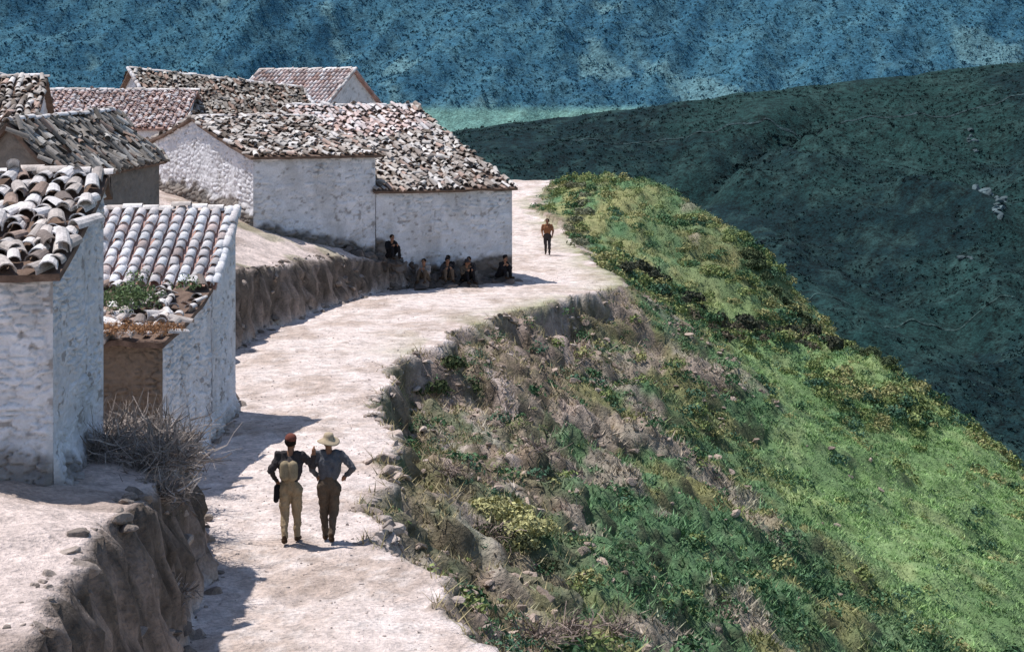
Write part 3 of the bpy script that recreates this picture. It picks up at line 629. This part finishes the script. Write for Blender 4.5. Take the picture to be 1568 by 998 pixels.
B = dict(pelvis=(0, 0, .94), chest=(.01, .03, 1.29), neck=(.0, .05, 1.47), head=(-.01, .08, 1.6), shL=(-.2, .03, 1.41), elL=(-.27, .08, 1.15), haL=(-.2, .24, 1.02),
         shR=(.2, .03, 1.40), elR=(.38, -.04, 1.2), haR=(.26, .14, 1.04), hipL=(-.09, 0, .89), knL=(-.08, .13, .5), anL=(-.06, .13, .09), toL=(-.07, .29, .04),
         hipR=(.09, 0, .89), knR=(.08, .05, .5), anR=(.05, -.14, .12), toR=(.06, .01, .045), face=(-.15, 1, -.1))
person('walking_man', (-2.93, 27.15, gz(-2.93, 27.15)), math.radians(3), B, dict(shirt=BL, pants=BR), .010, ('brim', ST))
Cc = dict(pelvis=(0, 0, .92), chest=(0, .02, 1.27), neck=(0, .02, 1.46), head=(0, .04, 1.6), shL=(-.19, .0, 1.4), elL=(-.27, -.05, 1.12), haL=(-.24, .1, .92),
          shR=(.19, 0, 1.4), elR=(.27, -.03, 1.12), haR=(.22, .12, .95), hipL=(-.1, 0, .88), knL=(-.1, .1, .49), anL=(-.1, .04, .09), toL=(-.11, .2, .04),
          hipR=(.1, 0, .88), knR=(.09, .0, .49), anR=(.09, -.17, .11), toR=(.1, -.03, .045), face=(0, 1, 0), bare=True)
person('villager', (1.68, 80.6, gz(1.68, 80.6)), math.radians(175), Cc, dict(shirt=OR, pants=DK), .014, None, fr=.013)
def seated(lean=.12, spread=.13, hy=.4, face=(0, 1, -.1)):
    return dict(pelvis=(0, 0, .14), chest=(0, lean, .48), neck=(0, lean+.05, .68), head=(0, lean+.1, .82), shL=(-.19, lean, .61), elL=(-.26, lean+.17, .42), haL=(-.12, hy, .52),
          shR=(.19, lean, .61), elR=(.27, lean+.15, .40), haR=(.14, hy-.02, .50), hipL=(-.1, .04, .13), knL=(-spread, .42, .46), anL=(-spread-.02, .5, .08), toL=(-spread-.04, .66, .045),
          hipR=(.1, .04, .13), knR=(spread, .4, .45), anR=(spread+.02, .52, .08), toR=(spread+.04, .68, .045), face=face)
P = []; S = []
for k in range(260):
    t = rng.uniform(3.6, 11.0); o = rng.uniform(-.8, -.05); bx = -9.6+.848*t-.53*o; by = 63+.53*t+.848*o
    P.append((bx, by, gz(bx, by)+.35*max(0, .55+o)*rng.random())); S.append(rng.uniform(.08, .26))
rocks('rock_ledge', np.array(P), np.array(S), tile_c((.17, .14, .12), len(P)))
# flat seat stones under each man
seats = [(5.45, -.5, 215, BK, BK, None, .08, .22), (6.95, -.7, 160, WH, BR, None, .15, .22), (7.85, -.7, 195, DK, BR, ('cap', BK), .1, .2), (8.2, -.55, 150, BK, DK, None, .22, .3),
         (8.6, -.8, 215, BR, BK, ('brim', DK), .1, .12), (9.0, -.6, 170, DK, BK, None, .2, .22), (10.35, -.55, 230, BK, BK, ('cap', BK), .25, .15)]
P = []; S = []
for (t, o, yw, s1, s2, ht, ln, up) in seats:
    bx = -9.6+.848*t-.53*o; by = 63+.53*t+.848*o; zz = gz(bx, by)
    person('seated_man', (bx, by, zz+up), math.radians(yw), seated(ln), dict(shirt=s1, pants=s2), .014, ht, fr=.012)
    fx, fy = -math.sin(math.radians(yw)), math.cos(math.radians(yw))
    for q_ in (0, .25, .5, .68):
        P.append((bx+fx*q_, by+fy*q_, zz+up*.45-.04)); S.append(.24)
rocks('rock_ledge', np.array(P), np.array(S), tile_c((.17, .14, .12), len(P)), .5)
# ------------------------------------------------------------------ light / camera
el = math.radians(66); az = np.array([-.93, .37]); az /= np.linalg.norm(az)
ts = Vector((az[0]*math.cos(el), az[1]*math.cos(el), math.sin(el)))
sd = bpy.data.lights.new('sun', 'SUN'); sd.energy = 5.0; sd.angle = math.radians(.5); sd.color = (1, .96, .925)
so = bpy.data.objects.new('sun', sd); COLL.objects.link(so); so.rotation_euler = ts.to_track_quat('Z', 'Y').to_euler(); so.location = (-40, 40, 80)
wd = bpy.data.worlds.new('World'); scene.world = wd; wd.use_nodes = True; nt = wd.node_tree; bg = nt.nodes['Background']
sky = nt.nodes.new('ShaderNodeTexSky'); sky.sky_type = 'NISHITA'; sky.sun_disc = False; sky.sun_elevation = el; sky.sun_rotation = math.atan2(az[0], az[1])
sky.altitude = 800
nt.links.new(sky.outputs[0], bg.inputs[0]); bg.inputs[1].default_value = .14
cam = bpy.data.cameras.new('camera'); co = bpy.data.objects.new('camera', cam); COLL.objects.link(co)
cam.sensor_width = 36; cam.lens = 2600/1568*36; cam.shift_y = -330/1568; cam.clip_end = 30000; cam.clip_start = .5
co.location = (0, 0, 6.9); co.rotation_euler = (math.radians(90), 0, 0)
scene.camera = co
scene.view_settings.view_transform = 'Standard'; scene.view_settings.look = 'None'; scene.view_settings.exposure = 0
